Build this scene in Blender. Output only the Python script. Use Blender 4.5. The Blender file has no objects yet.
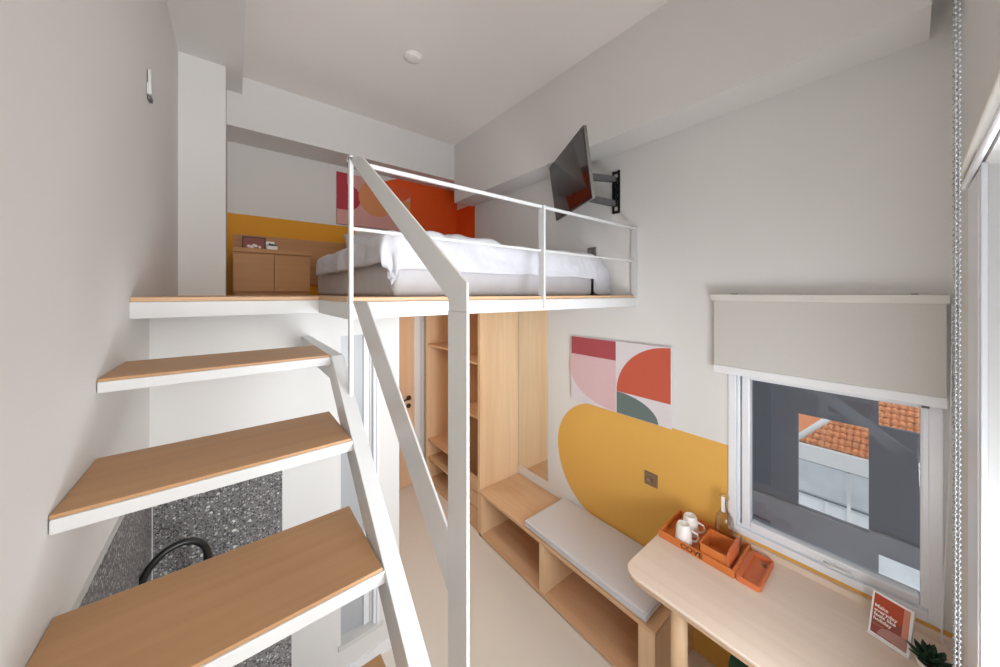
import bpy, bmesh, math, random
from mathutils import Vector, Matrix, noise
random.seed(7)
S = bpy.context.scene
COL = S.collection
ZO = 2.09                      # eye height above the floor; z below is given relative to eye height
PI = math.pi
XL, XR = -0.269, 2.103         # left and right wall
YB, YN = 3.45, -0.11           # back and near wall
CZ = 1.61                      # ceiling
FZ = -2.09                     # floor
LZ = -0.012                    # loft floor
DT, BT = -1.325, -1.70         # desk top, bench top

# ------------------------------------------------------------------ materials
def srgb(r, g, b):
    f = lambda c: (c/255/12.92) if c/255 <= .04045 else ((c/255+.055)/1.055)**2.4
    return (f(r), f(g), f(b), 1)
def new(name):
    m = bpy.data.materials.new(name); m.use_nodes = True
    nt = m.node_tree; b = nt.nodes['Principled BSDF']
    return m, nt, b
def N(nt, t, **kw):
    n = nt.nodes.new(t)
    for k, v in kw.items():
        if k in n.inputs: n.inputs[k].default_value = v
        else: setattr(n, k, v)
    return n
def plain(name, c, rough=.5, metal=0, var=.03, scale=9, bump=0, bscale=200, coat=0, spec=.5):
    m, nt, b = new(name)
    tc = N(nt, 'ShaderNodeTexCoord'); nz = N(nt, 'ShaderNodeTexNoise', Scale=scale, Detail=3)
    nt.links.new(tc.outputs['Object'], nz.inputs['Vector'])
    rp = N(nt, 'ShaderNodeValToRGB')
    rp.color_ramp.elements[0].position = .3; rp.color_ramp.elements[1].position = .7
    rp.color_ramp.elements[0].color = tuple(x*(1-var) for x in c[:3])+(1,)
    rp.color_ramp.elements[1].color = tuple(min(1, x*(1+var)) for x in c[:3])+(1,)
    nt.links.new(nz.outputs['Fac'], rp.inputs['Fac']); nt.links.new(rp.outputs['Color'], b.inputs['Base Color'])
    b.inputs['Roughness'].default_value = rough; b.inputs['Metallic'].default_value = metal
    b.inputs['Coat Weight'].default_value = coat; b.inputs['Specular IOR Level'].default_value = spec
    if bump:
        n2 = N(nt, 'ShaderNodeTexNoise', Scale=bscale, Detail=2); nt.links.new(tc.outputs['Object'], n2.inputs['Vector'])
        bp = N(nt, 'ShaderNodeBump', Strength=bump, Distance=.002 if bscale > 50 else .02)
        nt.links.new(n2.outputs['Fac'], bp.inputs['Height']); nt.links.new(bp.outputs['Normal'], b.inputs['Normal'])
    return m
def wood(name, c1, c2, axis='X', rough=.45, sc=1.0):
    m, nt, b = new(name)
    tc = N(nt, 'ShaderNodeTexCoord'); mp = N(nt, 'ShaderNodeMapping')
    s = {'X': (1.2, 26, 26), 'Y': (26, 1.2, 26), 'Z': (26, 26, 1.2)}[axis]
    mp.inputs['Scale'].default_value = tuple(v*sc for v in s)
    nt.links.new(tc.outputs['Object'], mp.inputs['Vector'])
    n1 = N(nt, 'ShaderNodeTexNoise', Scale=1.0, Detail=5, Roughness=.6, Distortion=.35)
    nt.links.new(mp.outputs['Vector'], n1.inputs['Vector'])
    m2 = N(nt, 'ShaderNodeMapping'); s2 = {'X': (.6, 5, 5), 'Y': (5, .6, 5), 'Z': (5, 5, .6)}[axis]
    m2.inputs['Scale'].default_value = s2; nt.links.new(tc.outputs['Object'], m2.inputs['Vector'])
    n2 = N(nt, 'ShaderNodeTexNoise', Scale=1.0, Detail=2, Distortion=.6); nt.links.new(m2.outputs['Vector'], n2.inputs['Vector'])
    mx = N(nt, 'ShaderNodeMath', operation='MULTIPLY_ADD'); mx.inputs[1].default_value = .55
    mm = N(nt, 'ShaderNodeMath', operation='MULTIPLY'); mm.inputs[1].default_value = .45
    nt.links.new(n2.outputs['Fac'], mm.inputs[0]); nt.links.new(n1.outputs['Fac'], mx.inputs[0]); nt.links.new(mm.outputs[0], mx.inputs[2])
    rp = N(nt, 'ShaderNodeValToRGB'); rp.color_ramp.elements[0].position = .32; rp.color_ramp.elements[1].position = .68
    rp.color_ramp.elements[0].color = c1; rp.color_ramp.elements[1].color = c2
    nt.links.new(mx.outputs[0], rp.inputs['Fac']); nt.links.new(rp.outputs['Color'], b.inputs['Base Color'])
    b.inputs['Roughness'].default_value = rough; b.inputs['Specular IOR Level'].default_value = .35
    return m
def terrazzo(name):
    m, nt, b = new(name)
    tc = N(nt, 'ShaderNodeTexCoord'); prev = None
    base = N(nt, 'ShaderNodeTexNoise', Scale=6, Detail=4); nt.links.new(tc.outputs['Object'], base.inputs['Vector'])
    r0 = N(nt, 'ShaderNodeValToRGB'); r0.color_ramp.elements[0].color = srgb(104, 102, 103); r0.color_ramp.elements[1].color = srgb(134, 131, 131)
    nt.links.new(base.outputs['Fac'], r0.inputs['Fac']); prev = r0.outputs['Color']
    for sc, th, c, th2 in ((150, .42, srgb(52, 51, 53), .45), (120, .34, srgb(176, 174, 170), .62), (85, .36, srgb(66, 68, 70), .55), (70, .30, srgb(186, 188, 184), .66), (36, .22, srgb(214, 213, 207), .78)):
        v = N(nt, 'ShaderNodeTexVoronoi', Scale=sc, Randomness=1.0); wv = N(nt, 'ShaderNodeTexNoise', Scale=sc*.8, Detail=2); nt.links.new(tc.outputs['Object'], wv.inputs['Vector'])
        wa = N(nt, 'ShaderNodeVectorMath', operation='MULTIPLY_ADD'); wa.inputs[1].default_value = (.9/sc,)*3; nt.links.new(wv.outputs['Color'], wa.inputs[0]); nt.links.new(tc.outputs['Object'], wa.inputs[2]); nt.links.new(wa.outputs[0], v.inputs['Vector'])
        sx = N(nt, 'ShaderNodeSeparateColor'); nt.links.new(v.outputs['Color'], sx.inputs['Color'])
        g = N(nt, 'ShaderNodeMath', operation='GREATER_THAN'); g.inputs[1].default_value = th2; nt.links.new(sx.outputs[0], g.inputs[0])
        l = N(nt, 'ShaderNodeMath', operation='LESS_THAN'); l.inputs[1].default_value = th; nt.links.new(v.outputs['Distance'], l.inputs[0])
        k = N(nt, 'ShaderNodeMath', operation='MULTIPLY'); nt.links.new(g.outputs[0], k.inputs[0]); nt.links.new(l.outputs[0], k.inputs[1])
        mx = N(nt, 'ShaderNodeMix', data_type='RGBA'); nt.links.new(k.outputs[0], mx.inputs[0]); nt.links.new(prev, mx.inputs[6]); mx.inputs[7].default_value = c
        prev = mx.outputs[2]
    nt.links.new(prev, b.inputs['Base Color']); b.inputs['Roughness'].default_value = .35
    return m
def pane(name, tint=(1, 1, 1, 1), ior=1.5, thin=False):
    m, nt, b = new(name); nt.nodes.remove(b); out = nt.nodes['Material Output']
    t = N(nt, 'ShaderNodeBsdfTransparent'); t.inputs['Color'].default_value = tint
    g = N(nt, 'ShaderNodeBsdfGlossy', Roughness=.01); f = N(nt, 'ShaderNodeFresnel', IOR=ior)
    if thin:
        lw = N(nt, 'ShaderNodeLayerWeight', Blend=.35); f = N(nt, 'ShaderNodeMath', operation='MULTIPLY'); f.inputs[1].default_value = .7; nt.links.new(lw.outputs['Facing'], f.inputs[0])
    mx = N(nt, 'ShaderNodeMixShader')
    nt.links.new(f.outputs[0], mx.inputs[0]); nt.links.new(t.outputs[0], mx.inputs[1]); nt.links.new(g.outputs[0], mx.inputs[2])
    nt.links.new(mx.outputs[0], out.inputs['Surface']); return m
M = {
 'wall': plain('white_wall_paint', srgb(221, 220, 218), .75, var=.01, scale=2, bump=.05, bscale=350),
 'ceil': plain('ceiling_paint', srgb(240, 236, 232), .8, var=.01, scale=2),
 'floor': plain('cream_floor', srgb(228, 222, 214), .22, var=.02, scale=2),
 'steel': plain('white_powder_coat', srgb(204, 205, 205), .35, var=.01),
 'white': plain('white_plastic', srgb(232, 233, 236), .3, var=.01),
 'upvc': plain('white_window_profile', srgb(232, 235, 240), .3, var=.01),
 'oakX': wood('tread_oak', srgb(164, 124, 88), srgb(183, 143, 103), 'X'),
 'oakL': wood('loft_oak', srgb(190, 152, 116), srgb(208, 172, 136), 'X'),
 'oakY': wood('oak_grain_along', srgb(202, 161, 124), srgb(220, 183, 146), 'Y'),
 'oakZ': wood('oak_grain_upright', srgb(218, 180, 140), srgb(236, 204, 166), 'Z'),
 'deskY': wood('pale_desk_oak', srgb(216, 197, 180), srgb(231, 214, 199), 'Y'),
 'edge': plain('plywood_edge', srgb(196, 165, 135), .5, var=.08, scale=40),
 'doorw': wood('door_oak', srgb(216, 176, 140), srgb(232, 194, 160), 'Z'),
 'brown': wood('headboard_wood', srgb(176, 126, 76), srgb(194, 143, 92), 'X'),
 'terr': terrazzo('grey_terrazzo'),
 'trim': plain('tile_trim', srgb(205, 205, 203), .35),
 'yellow': plain('mustard_wall_paint', srgb(222, 172, 84), .65, var=.01, scale=3),
 'mustard': plain('deep_mustard_paint', srgb(220, 152, 14), .65, var=.01, scale=3),
 'orange': plain('orange_wall_paint', srgb(232, 88, 10), .6, var=.01, scale=3),
 'black': plain('black_metal', srgb(20, 20, 21), .3, var=.05),
 'blackrub': plain('matt_black', srgb(26, 26, 27), .45, var=.05),
 'screen': plain('dark_screen', srgb(40, 35, 34), .05, var=.02, spec=1.0),
 'grey': plain('grey_bracket_metal', srgb(98, 97, 99), .45, metal=.3),
 'sheet': plain('white_bed_linen', srgb(200, 200, 206), .85, var=.01, bump=1.0, bscale=9),
 'matt': plain('grey_mattress_cover', srgb(205, 203, 205), .9, var=.04, bump=.2, bscale=400),
 'cush': plain('pale_grey_fabric', srgb(206, 204, 207), .95, var=.03, scale=120, bump=.3, bscale=500),
 'blind': plain('blind_fabric', srgb(200, 198, 192), .9, var=.015, scale=150, bump=.15, bscale=600),
 'blindrail': plain('blind_rail', srgb(214, 212, 205), .45, var=.01),
 'bead': plain('chain_beads', srgb(160, 161, 162), .65, var=.02),
 'tray': plain('orange_leather', srgb(200, 114, 54), .5, var=.06, scale=30, bump=.12),
 'tray2': plain('tan_leather', srgb(206, 112, 66), .5, var=.06, scale=30, bump=.12),
 'dark': plain('dark_brown_print', srgb(72, 36, 14), .6),
 'mug': plain('white_ceramic', srgb(238, 236, 233), .15, var=.01, coat=.3),
 'pinkin': plain('pink_glaze', srgb(224, 150, 138), .3),
 'bronze': plain('bronze_plate', srgb(142, 116, 92), .4, metal=.35),
 'bronzed': plain('bronze_dark', srgb(52, 42, 36), .5),
 'silver': plain('brushed_grey_plate', srgb(132, 130, 124), .4, metal=.4),
 'cardw': plain('white_acrylic', srgb(238, 236, 236), .25),
 'rust': plain('rust_print', srgb(172, 66, 32), .5, var=.02), 'maroon': plain('maroon_print', srgb(138, 68, 58), .5, var=.02),
 'mauve': plain('mauve_print', srgb(172, 126, 118), .5, var=.02), 'salmon': plain('salmon_print', srgb(206, 136, 112), .5, var=.02),
 'cream': plain('cream_print', srgb(244, 232, 224), .6),
 'leaf': plain('dark_green_leaf', srgb(38, 72, 46), .4, var=.25, scale=40),
 'green': plain('dark_green_fabric', srgb(40, 92, 70), .8, var=.05),
 'soil': plain('dark_soil', srgb(58, 44, 34), .9, var=.2, scale=80),
 'crimson': plain('crimson_print', srgb(166, 72, 80), .6, var=.01), 'pink': plain('pink_print', srgb(212, 180, 184), .6, var=.01),
 'lilac': plain('pale_lilac_print', srgb(216, 210, 215), .6, var=.01), 'brick': plain('brick_orange_print', srgb(192, 88, 64), .6, var=.01),
 'slate': plain('slate_green_print', srgb(100, 116, 114), .6, var=.01), 'tanp': plain('tan_print', srgb(214, 142, 92), .6, var=.01),
 'rose': plain('dusty_rose_print', srgb(214, 158, 152), .6, var=.01), 'redor': plain('red_orange_print', srgb(222, 88, 40), .6, var=.01),
 'wine': plain('wine_print', srgb(178, 46, 62), .6, var=.01),
 'extwall': plain('dark_grey_render', srgb(118, 119, 126), .9, var=.05, scale=3, bump=.2),
 'extledge': plain('mid_grey_render', srgb(150, 149, 154), .9, var=.05, scale=3),
 'extwhite': plain('weathered_white_wall', srgb(238, 242, 243), .9, var=.08, scale=5),
 'extfascia': plain('white_fascia', srgb(240, 240, 238), .7, var=.02),
 'tile': plain('terracotta_tile', srgb(214, 142, 96), .8, var=.38, scale=30),
 'tileold': plain('faded_terracotta', srgb(206, 132, 90), .85, var=.1, scale=30),
 'line': plain('grey_joint', srgb(120, 126, 132), .8), 'frost': plain('frosted_panel', srgb(172, 175, 178), .35, var=.01),
 'mirror': plain('mirror_silver', srgb(236, 238, 236), .02, metal=1, var=.0),
 'pane': pane('window_glass', (.93, .95, .97, 1)), 'clear': pane('clear_bottle_glass', (.97, .96, .94, 1), thin=True),
 'water': plain('clear_liquid', srgb(150, 90, 50), .1, spec=.6),
}
def em(name, c, s):
    m, nt, b = new(name); b.inputs['Emission Color'].default_value = c; b.inputs['Emission Strength'].default_value = s
    b.inputs['Base Color'].default_value = c; return m
M['lamp'] = em('lamp_glow', (1, .86, .68, 1), 12)

# ------------------------------------------------------------------ mesh helpers (z relative to eye height)
def MB(): return bmesh.new()
def box(bm, x0, x1, y0, y1, z0, z1, bev=0, seg=2):
    r = bmesh.ops.create_cube(bm, size=1)
    for v in r['verts']:
        v.co = Vector(((x0+x1)/2+v.co.x*(x1-x0), (y0+y1)/2+v.co.y*(y1-y0), (z0+z1)/2+v.co.z*(z1-z0)))
    if bev:
        es = list({e for v in r['verts'] for e in v.link_edges})
        bmesh.ops.bevel(bm, geom=es, offset=bev, segments=seg, profile=.5, affect='EDGES')
    return bm
def prism(bm, poly, axis, a, b):
    """polygon of 2D points extruded along axis from a to b. axis X: pts=(y,z); Y: (x,z); Z: (x,y)"""
    mk = {'X': lambda p, t: (t, p[0], p[1]), 'Y': lambda p, t: (p[0], t, p[1]), 'Z': lambda p, t: (p[0], p[1], t)}[axis]
    v0 = [bm.verts.new(mk(p, a)) for p in poly]; v1 = [bm.verts.new(mk(p, b)) for p in poly]
    n = len(poly); fs = [bm.faces.new(v0), bm.faces.new(v1[::-1])]
    for i in range(n): fs.append(bm.faces.new((v0[i], v1[i], v1[(i+1) % n], v0[(i+1) % n])))
    bmesh.ops.recalc_face_normals(bm, faces=bm.faces[:]); return bm
def tube(bm, pts, r, n=12, cap=True, radii=None):
    pts = [Vector(p) for p in pts]; rings = []; up = None
    for i, p in enumerate(pts):
        t = (pts[min(i+1, len(pts)-1)]-pts[max(i-1, 0)]).normalized()
        if up is None: up = t.orthogonal().normalized()
        up = (up-t*up.dot(t)).normalized(); s = t.cross(up); rr = radii[i] if radii else r
        rings.append([bm.verts.new(p+(up*math.cos(2*PI*k/n)+s*math.sin(2*PI*k/n))*rr) for k in range(n)])
    for a, b in zip(rings, rings[1:]):
        for k in range(n):
            f = bm.faces.new((a[k], a[(k+1) % n], b[(k+1) % n], b[k])); f.smooth = True
    if cap:
        bm.faces.new(rings[0][::-1]); bm.faces.new(rings[-1])
    return bm
def lathe(bm, prof, cx, cy, n=28, z0=0):
    rings = []
    for r, z in prof:
        if r < 1e-6: rings.append([bm.verts.new((cx, cy, z+z0))])
        else: rings.append([bm.verts.new((cx+r*math.cos(2*PI*k/n), cy+r*math.sin(2*PI*k/n), z+z0)) for k in range(n)])
    for a, b in zip(rings, rings[1:]):
        for k in range(n):
            k2 = (k+1) % n
            if len(a) == 1 and len(b) == 1: continue
            if len(a) == 1: f = bm.faces.new((a[0], b[k2], b[k]))
            elif len(b) == 1: f = bm.faces.new((a[k], a[k2], b[0]))
            else: f = bm.faces.new((a[k], a[k2], b[k2], b[k]))
            f.smooth = True
    bmesh.ops.recalc_face_normals(bm, faces=bm.faces[:]); return bm
def arc(cx, cy, r, a0, a1, n=16): return [(cx+r*math.cos(math.radians(a0+(a1-a0)*i/n)), cy+r*math.sin(math.radians(a0+(a1-a0)*i/n))) for i in range(n+1)]
def wpos(o):
    p = Vector((0, 0, 0))
    while o: p += Vector(o.location); o = o.parent
    return p
def obj(name, bm, mat, parent=None, loc=None, bevel=0, smooth=False, sub=0, **tags):
    """link bm (built in eye-relative world coordinates) as one mesh object; loc = its origin (eye relative)"""
    me = bpy.data.meshes.new(name)
    off = Vector((0, 0, ZO)); base = wpos(parent) if parent else Vector((0, 0, 0))
    org = (Vector(loc)+off) if loc is not None else (base if parent else None)
    if org is None:
        xs = [v.co for v in bm.verts]
        org = Vector(((min(c.x for c in xs)+max(c.x for c in xs))/2, (min(c.y for c in xs)+max(c.y for c in xs))/2, min(c.z for c in xs)))+off
    bmesh.ops.translate(bm, verts=bm.verts[:], vec=off-org)
    if smooth:
        for f in bm.faces: f.smooth = True
    bm.to_mesh(me); bm.free(); me.materials.append(M[mat])
    o = bpy.data.objects.new(name, me); COL.objects.link(o); o.location = org-base
    if parent: o.parent = parent
    if bevel:
        md = o.modifiers.new('bevel', 'BEVEL'); md.width = bevel; md.segments = 2; md.limit_method = 'ANGLE'; md.angle_limit = .7
    if sub:
        md = o.modifiers.new('sub', 'SUBSURF'); md.levels = sub; md.render_levels = sub
    for k, v in tags.items(): o[k] = v
    return o
def tag(o, label, cat, group=None):
    o['label'] = label; o['category'] = cat
    if group: o['group'] = group
    return o
def thing(name, label, cat, loc, group=None):
    o = bpy.data.objects.new(name, None); COL.objects.link(o); o.empty_display_size = .05
    o.location = Vector(loc)+Vector((0, 0, ZO)); return tag(o, label, cat, group)
def struct(name, bm, mat, bevel=0, **k):
    o = obj(name, bm, mat, bevel=bevel, **k); o['kind'] = 'structure'; return o
def bx(*a, **k): return box(MB(), *a, **k)
def text_bm(body, size, extrude=.0006, align='CENTER', font_bold=0):
    cu = bpy.data.curves.new('t', 'FONT'); cu.body = body; cu.size = size; cu.extrude = extrude; cu.offset = font_bold
    cu.align_x = align; cu.align_y = 'CENTER'; cu.resolution_u = 3; cu.space_line = .92
    to = bpy.data.objects.new('t', cu); COL.objects.link(to)
    dg = bpy.context.evaluated_depsgraph_get(); me = bpy.data.meshes.new_from_object(to.evaluated_get(dg))
    bm = MB(); bm.from_mesh(me); bpy.data.objects.remove(to); bpy.data.curves.remove(cu); bpy.data.meshes.remove(me)
    return bm
def xform(bm, mat): bmesh.ops.transform(bm, matrix=mat, verts=bm.verts[:]); return bm
def frame_mat(o, ex, ey, ez): 
    ex, ey, ez = Vector(ex), Vector(ey), Vector(ez)
    return Matrix(((ex.x, ey.x, ez.x, o[0]), (ex.y, ey.y, ez.y, o[1]), (ex.z, ey.z, ez.z, o[2]), (0, 0, 0, 1)))

# ------------------------------------------------------------------ the room
W = .14
struct('floor', bx(XL-W, XR+W, -1.5, YB+W, FZ-.1, FZ), 'floor')
struct('ceiling', bx(XL-W, XR+W, -1.5, YB+W, CZ, CZ+.1), 'ceil')
struct('trim_1', bx(XL, .043, -1.38, YB, 1.48, CZ), 'wall')                          # dropped soffit over the stair
struct('wall_left', bx(XL-W, XL, -1.5, YB+W, FZ, CZ), 'wall')
struct('wall_back', bx(XL, XR, YB, YB+W, FZ, CZ), 'wall')
# right wall around its window
wy0, wy1, wz0, wz1 = -.078, .622, -1.277, -.37
b = MB()
box(b, XR, XR+W, wy1, YB+W, FZ, CZ); box(b, XR, XR+W, -.25, wy0, FZ, CZ)
box(b, XR, XR+W, wy0, wy1, FZ, wz0); box(b, XR, XR+W, wy0, wy1, wz1, CZ)
struct('wall_right', b, 'wall')
# near wall with the tall window beside the camera; the stair starts in a recess behind it
nx0, nx1, nz0, nz1 = .50, 1.41, -1.35, .31
b = MB()
box(b, nx1, XR, YN-W, YN, FZ, CZ); box(b, .40, nx0, YN-W, YN, FZ, CZ)
box(b, nx0, nx1, YN-W, YN, FZ, nz0); box(b, nx0, nx1, YN-W, YN, nz1, CZ)
struct('wall_near', b, 'wall')
struct('wall_recess', bx(.40, .5, -1.5, YN-W, FZ, CZ), 'wall')
b = MB()
box(b, XL, -.2, -1.5, -1.38, FZ, CZ); box(b, .34, .40, -1.5, -1.38, FZ, CZ); box(b, -.2, .34, -1.5, -1.38, FZ, -.6); box(b, -.2, .34, -1.5, -1.38, 1.3, CZ)
struct('wall_entry', b, 'wall')
struct('column', bx(XL, -.046, 2.8, YB, LZ, 1.48), 'wall')
struct('beam_back', bx(-.046, XR, 3.11, YB, 1.23, CZ), 'wall')
struct('beam_right', bx(1.862, XR, -.045, 3.11, .987, CZ), 'wall')
# bathroom box under the loft
bY = 1.93; dx0, dx1, dzt, dzb = .447, .652, -.23, -1.905
b = MB()
box(b, XL, dx0, bY, bY+.08, FZ, -.0855); box(b, dx1, .772, bY, bY+.08, FZ, -.0855)
box(b, dx0, dx1, bY, bY+.08, dzt, -.0855); box(b, dx0, dx1, bY, bY+.08, FZ, dzb)
box(b, .70, .772, bY+.08, YB, FZ, -.0855)
struct('wall_bathroom', b, 'wall')
t = struct('trim_2', bx(dx0-.012, dx1+.02, bY-.012, bY+.079, dzb-.02, dzb+.005), 'trim')         # threshold
d2 = struct('door_2', bx(dx0, dx1-.075, bY+.05, bY+.07, dzb, dzt), 'frost')
b = MB()
box(b, dx1-.075, dx1-.045, bY+.035, bY+.075, dzb, dzt, .003); box(b, dx1-.03, dx1-.012, bY+.005, bY+.05, dzb, dzt, .003)
obj('door_frame', b, 'white', d2)
obj('seal', bx(dx1-.045, dx1-.03, bY+.03, bY+.06, dzb, dzt), 'trim', d2)
obj('jamb', bx(dx1-.012, dx1, bY-.003, bY+.06, dzb, dzt), 'upvc', d2)
# terrazzo tiled splash areas
struct('wall_tiled_left', bx(XL, XL+.008, .95, bY, FZ, -.672), 'terr')
struct('wall_tiled_back', bx(XL+.008, .181, bY-.008, bY, FZ, -.69), 'terr')
b = MB(); box(b, XL, XL+.009, .95, bY, -.672, -.668); struct('trim_3', b, 'trim')
b = MB(); box(b, XL+.008, XL+.011, bY-.011, bY-.008, FZ, -.69); struct('trim_4', b, 'trim')
# entrance door at the far end
dr = struct('door_1', bx(.80, 1.535, YB-.035, YB, FZ+.005, -.14), 'doorw')
b = MB()
tube(b, [(1.47, YB-.04, -1.130), (1.47, YB-.085, -1.130)], .009); tube(b, [(1.475, YB-.085, -1.130), (1.41, YB-.088, -1.133), (1.365, YB-.088, -1.155)], .008)
lathe(b, [(0, 0), (.026, 0), (.026, .008), (0, .008)], 0, 0)
for v in b.verts[-58:]: v.co = Vector((1.47+v.co.x, YB-.036-v.co.z, -1.130+v.co.y))
obj('door_handle', b, 'bronzed', dr)
b = MB(); lathe(b, [(0, 0), (.024, 0), (.024, .009), (0, .009)], 0, 0)
for v in b.verts: v.co = Vector((1.47+v.co.x, YB-.036-v.co.z, -1.215+v.co.y))
obj('keyhole_rose', b, 'bronzed', dr)
b = MB(); box(b, 1.535, 1.60, YB-.05, YB, FZ, -.12, .004); box(b, .735+.04, .80, YB-.05, YB, FZ, -.12, .004); box(b, .80, 1.535, YB-.05, YB, -.14, -.09)
struct('trim_5', b, 'white')

# window in the right wall
w1 = struct('window_1', bx(XR+.03, XR+.036, -.03, .54, -1.21, -.43), 'pane')
def ring(bm, y0, y1, z0, z1, t, x0, x1, bev=.003):
    box(bm, x0, x1, y0, y0+t, z0, z1, bev); box(bm, x0, x1, y1-t, y1, z0, z1, bev)
    box(bm, x0, x1, y0+t, y1-t, z0, z0+t, bev); box(bm, x0, x1, y0+t, y1-t, z1-t, z1, bev)
b = MB(); ring(b, wy0, wy1, wz0, wz1, .035, XR-.012, XR+.08); obj('window_frame', b, 'upvc', w1)
b = MB(); ring(b, wy0+.035, wy1-.035, wz0+.035, wz1-.035, .014, XR+.008, XR+.07); ring(b, wy0+.019, wy1-.058, wz0+.045, wz1-.045, .036, XR-.002, XR+.05, .006); obj('window_sash', b, 'upvc', w1)
b = MB(); box(b, XR-.012, XR+.004, .215, .275, -1.228, -1.212, .004); tube(b, [(XR-.014, .245, -1.22), (XR-.028, .245, -1.22), (XR-.03, .205, -1.218), (XR-.028, .16, -1.216)], .006, 8)
obj('window_handle', b, 'white', w1)
# window in the near wall
w2 = struct('window_2', bx(nx0+.05, 1.25, YN-.115, YN-.109, nz0+.05, nz1-.02), 'pane')
b = MB()
box(b, 1.25, nx1, YN-.135, YN-.085, nz0, nz1, .004); box(b, nx0, nx0+.06, YN-.135, YN-.085, nz0, nz1, .004)
box(b, nx0+.06, 1.25, YN-.135, YN-.085, nz0, nz0+.06, .004); box(b, nx0+.06, 1.25, YN-.13, YN-.09, -.068, -.028, .004)
obj('window_frame', b, 'upvc', w2)
obj('casing', bx(nx1+.001, 1.63, YN, YN+.008, nz0, nz1-.012, bev=.002), 'upvc', w2)
b = MB(); box(b, 1.375, nx1, YN-.004, YN+.006, nz0, nz1, .002); obj('window_bead', b, 'upvc', w2)

# colour blocks painted on the walls
b = MB()
pl = [(-.10, -.829), (1.44, -.829)]+arc(1.452, -1.219, .39, 90, 0, 16)[1:]+[(1.452+.39*math.cos(a), -1.219+.455*math.sin(a)) for a in [-PI/2*k/16 for k in range(1, 17)]]+[(.84, -1.674), (.84, FZ), (-.10, FZ)]
prism(b, [(p[0], p[1]) for p in pl], 'X', XR-.002, XR)
# cut the paint around the window
for co, no in (((0, wy1, 0), (0, 1, 0)), ((0, 0, wz0), (0, 0, 1))):
    bmesh.ops.bisect_plane(b, geom=b.verts[:]+b.edges[:]+b.faces[:], plane_co=co, plane_no=no)
kill = [f for f in b.faces if f.calc_center_median().y < wy1 and f.calc_center_median().z > wz0]
bmesh.ops.delete(b, geom=kill, context='FACES')
struct('mustard_wall_block', b, 'yellow')
struct('mustard_back_block', bx(-.046, .93, YB-.002, YB, LZ, .653), 'mustard')
b = MB(); prism(b, [(1.10, .70), (1.10, 1.10), (1.19, 1.15), (1.28, 1.20), (1.37, 1.232), (1.46, 1.25), (1.6, 1.26), (XR, 1.28), (XR, LZ), (1.488, LZ), (1.488, .70)], 'Y', YB-.002, YB); struct('orange_back_block', b, 'orange')
struct('orange_side_block', bx(XR-.002, XR, 3.066, YB, LZ, 1.01), 'orange')
struct('baseboard_bathroom', bx(.18, .772, bY-.012, bY, FZ, FZ+.06), 'white')

# ------------------------------------------------------------------ loft platform and stair
lx0 = .285; fY, lY = 1.15, 1.60
t = thing('loft_platform', 'white steel edged sleeping loft platform with oak floor under the bed', 'platform', (1.2, 2.3, -.084))
b = MB(); box(b, lx0, XR, fY+.008, YB, -.028, LZ, .002); box(b, XL, lx0, lY+.008, YB, -.028, LZ, .002); obj('floor_board', b, 'oakL', t, label='oak boards')
b = MB(); box(b, lx0, XR, fY, YB, -.084, -.028, .002); box(b, XL, lx0, lY, YB, -.084, -.028, .002); obj('steel_deck', b, 'steel', t)
st = thing('floating_staircase', 'open white steel staircase with oak treads along the left wall', 'staircase', (0, .9, FZ))
slope = .2025/.263
nose = [(1.268, -.2135), (.994, -.411), (.737, -.6125), (.473, -.815), (.21, -1.017)]
for (y0, z) in nose:
    dp = .282
    if z < -.9: dp = .26
    tr = obj('tread', bx(XL+.002, .262, y0, y0+dp, z-.036, z-.008, .002), 'steel', st)
    obj('tread_board', bx(XL+.001, .258, y0+.003, y0+dp-.002, z-.008, z, .0015), 'oakX', tr, label='oak board')
b = MB()
zt = lambda y: -.4155+slope*(y-1.000)
ya, yb_ = -.2, 1.44
prism(b, [(ya, zt(ya)-.004), (1.262, zt(1.262)-.004), (bY-.001, -.216), (bY-.001, -.30), (1.29, -.30), (ya, zt(ya)-.115)], 'X', .262, .302)
obj('stringer', b, 'steel', st, bevel=.002)
def flat(bm, p, q, w, t, x):   # flat bar in a plane of constant x, between (y,z) points, face width w
    p, q = Vector(p), Vector(q); d = (q-p).normalized(); n = Vector((-d.y, d.x))*w/2
    prism(bm, [tuple(p+n), tuple(q+n), tuple(q-n), tuple(p-n)], 'X', x, x+t)
rl = thing('loft_railing', 'white steel railing along the loft edge with sloping stair handrail', 'railing', (.285, .47, FZ))
b = MB(); box(b, lx0, XR-.003, fY+.003, fY+.018, .428, .443, .003); obj('top_rail', b, 'steel', rl)
b = MB(); box(b, lx0+.01, XR-.003, fY+.010, fY+.020, .211, .221, .001); obj('mid_rail', b, 'steel', rl)
b = MB(); box(b, lx0, lx0+.013, fY-.030, fY-.010, -.455, .44, .003); obj('post', b, 'steel', rl)
b = MB(); box(b, 1.196, 1.208, fY-.01, fY+.028, -.075, .44, .001); obj('post', b, 'steel', rl)
b = MB(); box(b, XR-.016, XR-.002, fY-.01, fY+.034, -.028, .444, .001); obj('post', b, 'steel', rl)
b = MB(); box(b, lx0, lx0+.013, fY-.030, fY+.018, .428, .443, .003); obj('rail_return', b, 'steel', rl)
b = MB(); prism(b, [(1.13, .430), (1.09, .430), (1.0, .400), (.443, .018), (.443, -.03), (.502, -.03), (.502, -.010)], 'X', .288, .293); obj('handrail', b, 'steel', rl, bevel=.002)
b = MB(); box(b, .288, .293, .443, .502, FZ, -.030); obj('newel_post', b, 'steel', rl)
b = MB(); prism(b, [(1.10, -.022), (.955, -.022), (.502, -.412), (.502, -.52)], 'X', .288, .293); obj('stair_mid_rail', b, 'steel', rl, bevel=.002)

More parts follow.
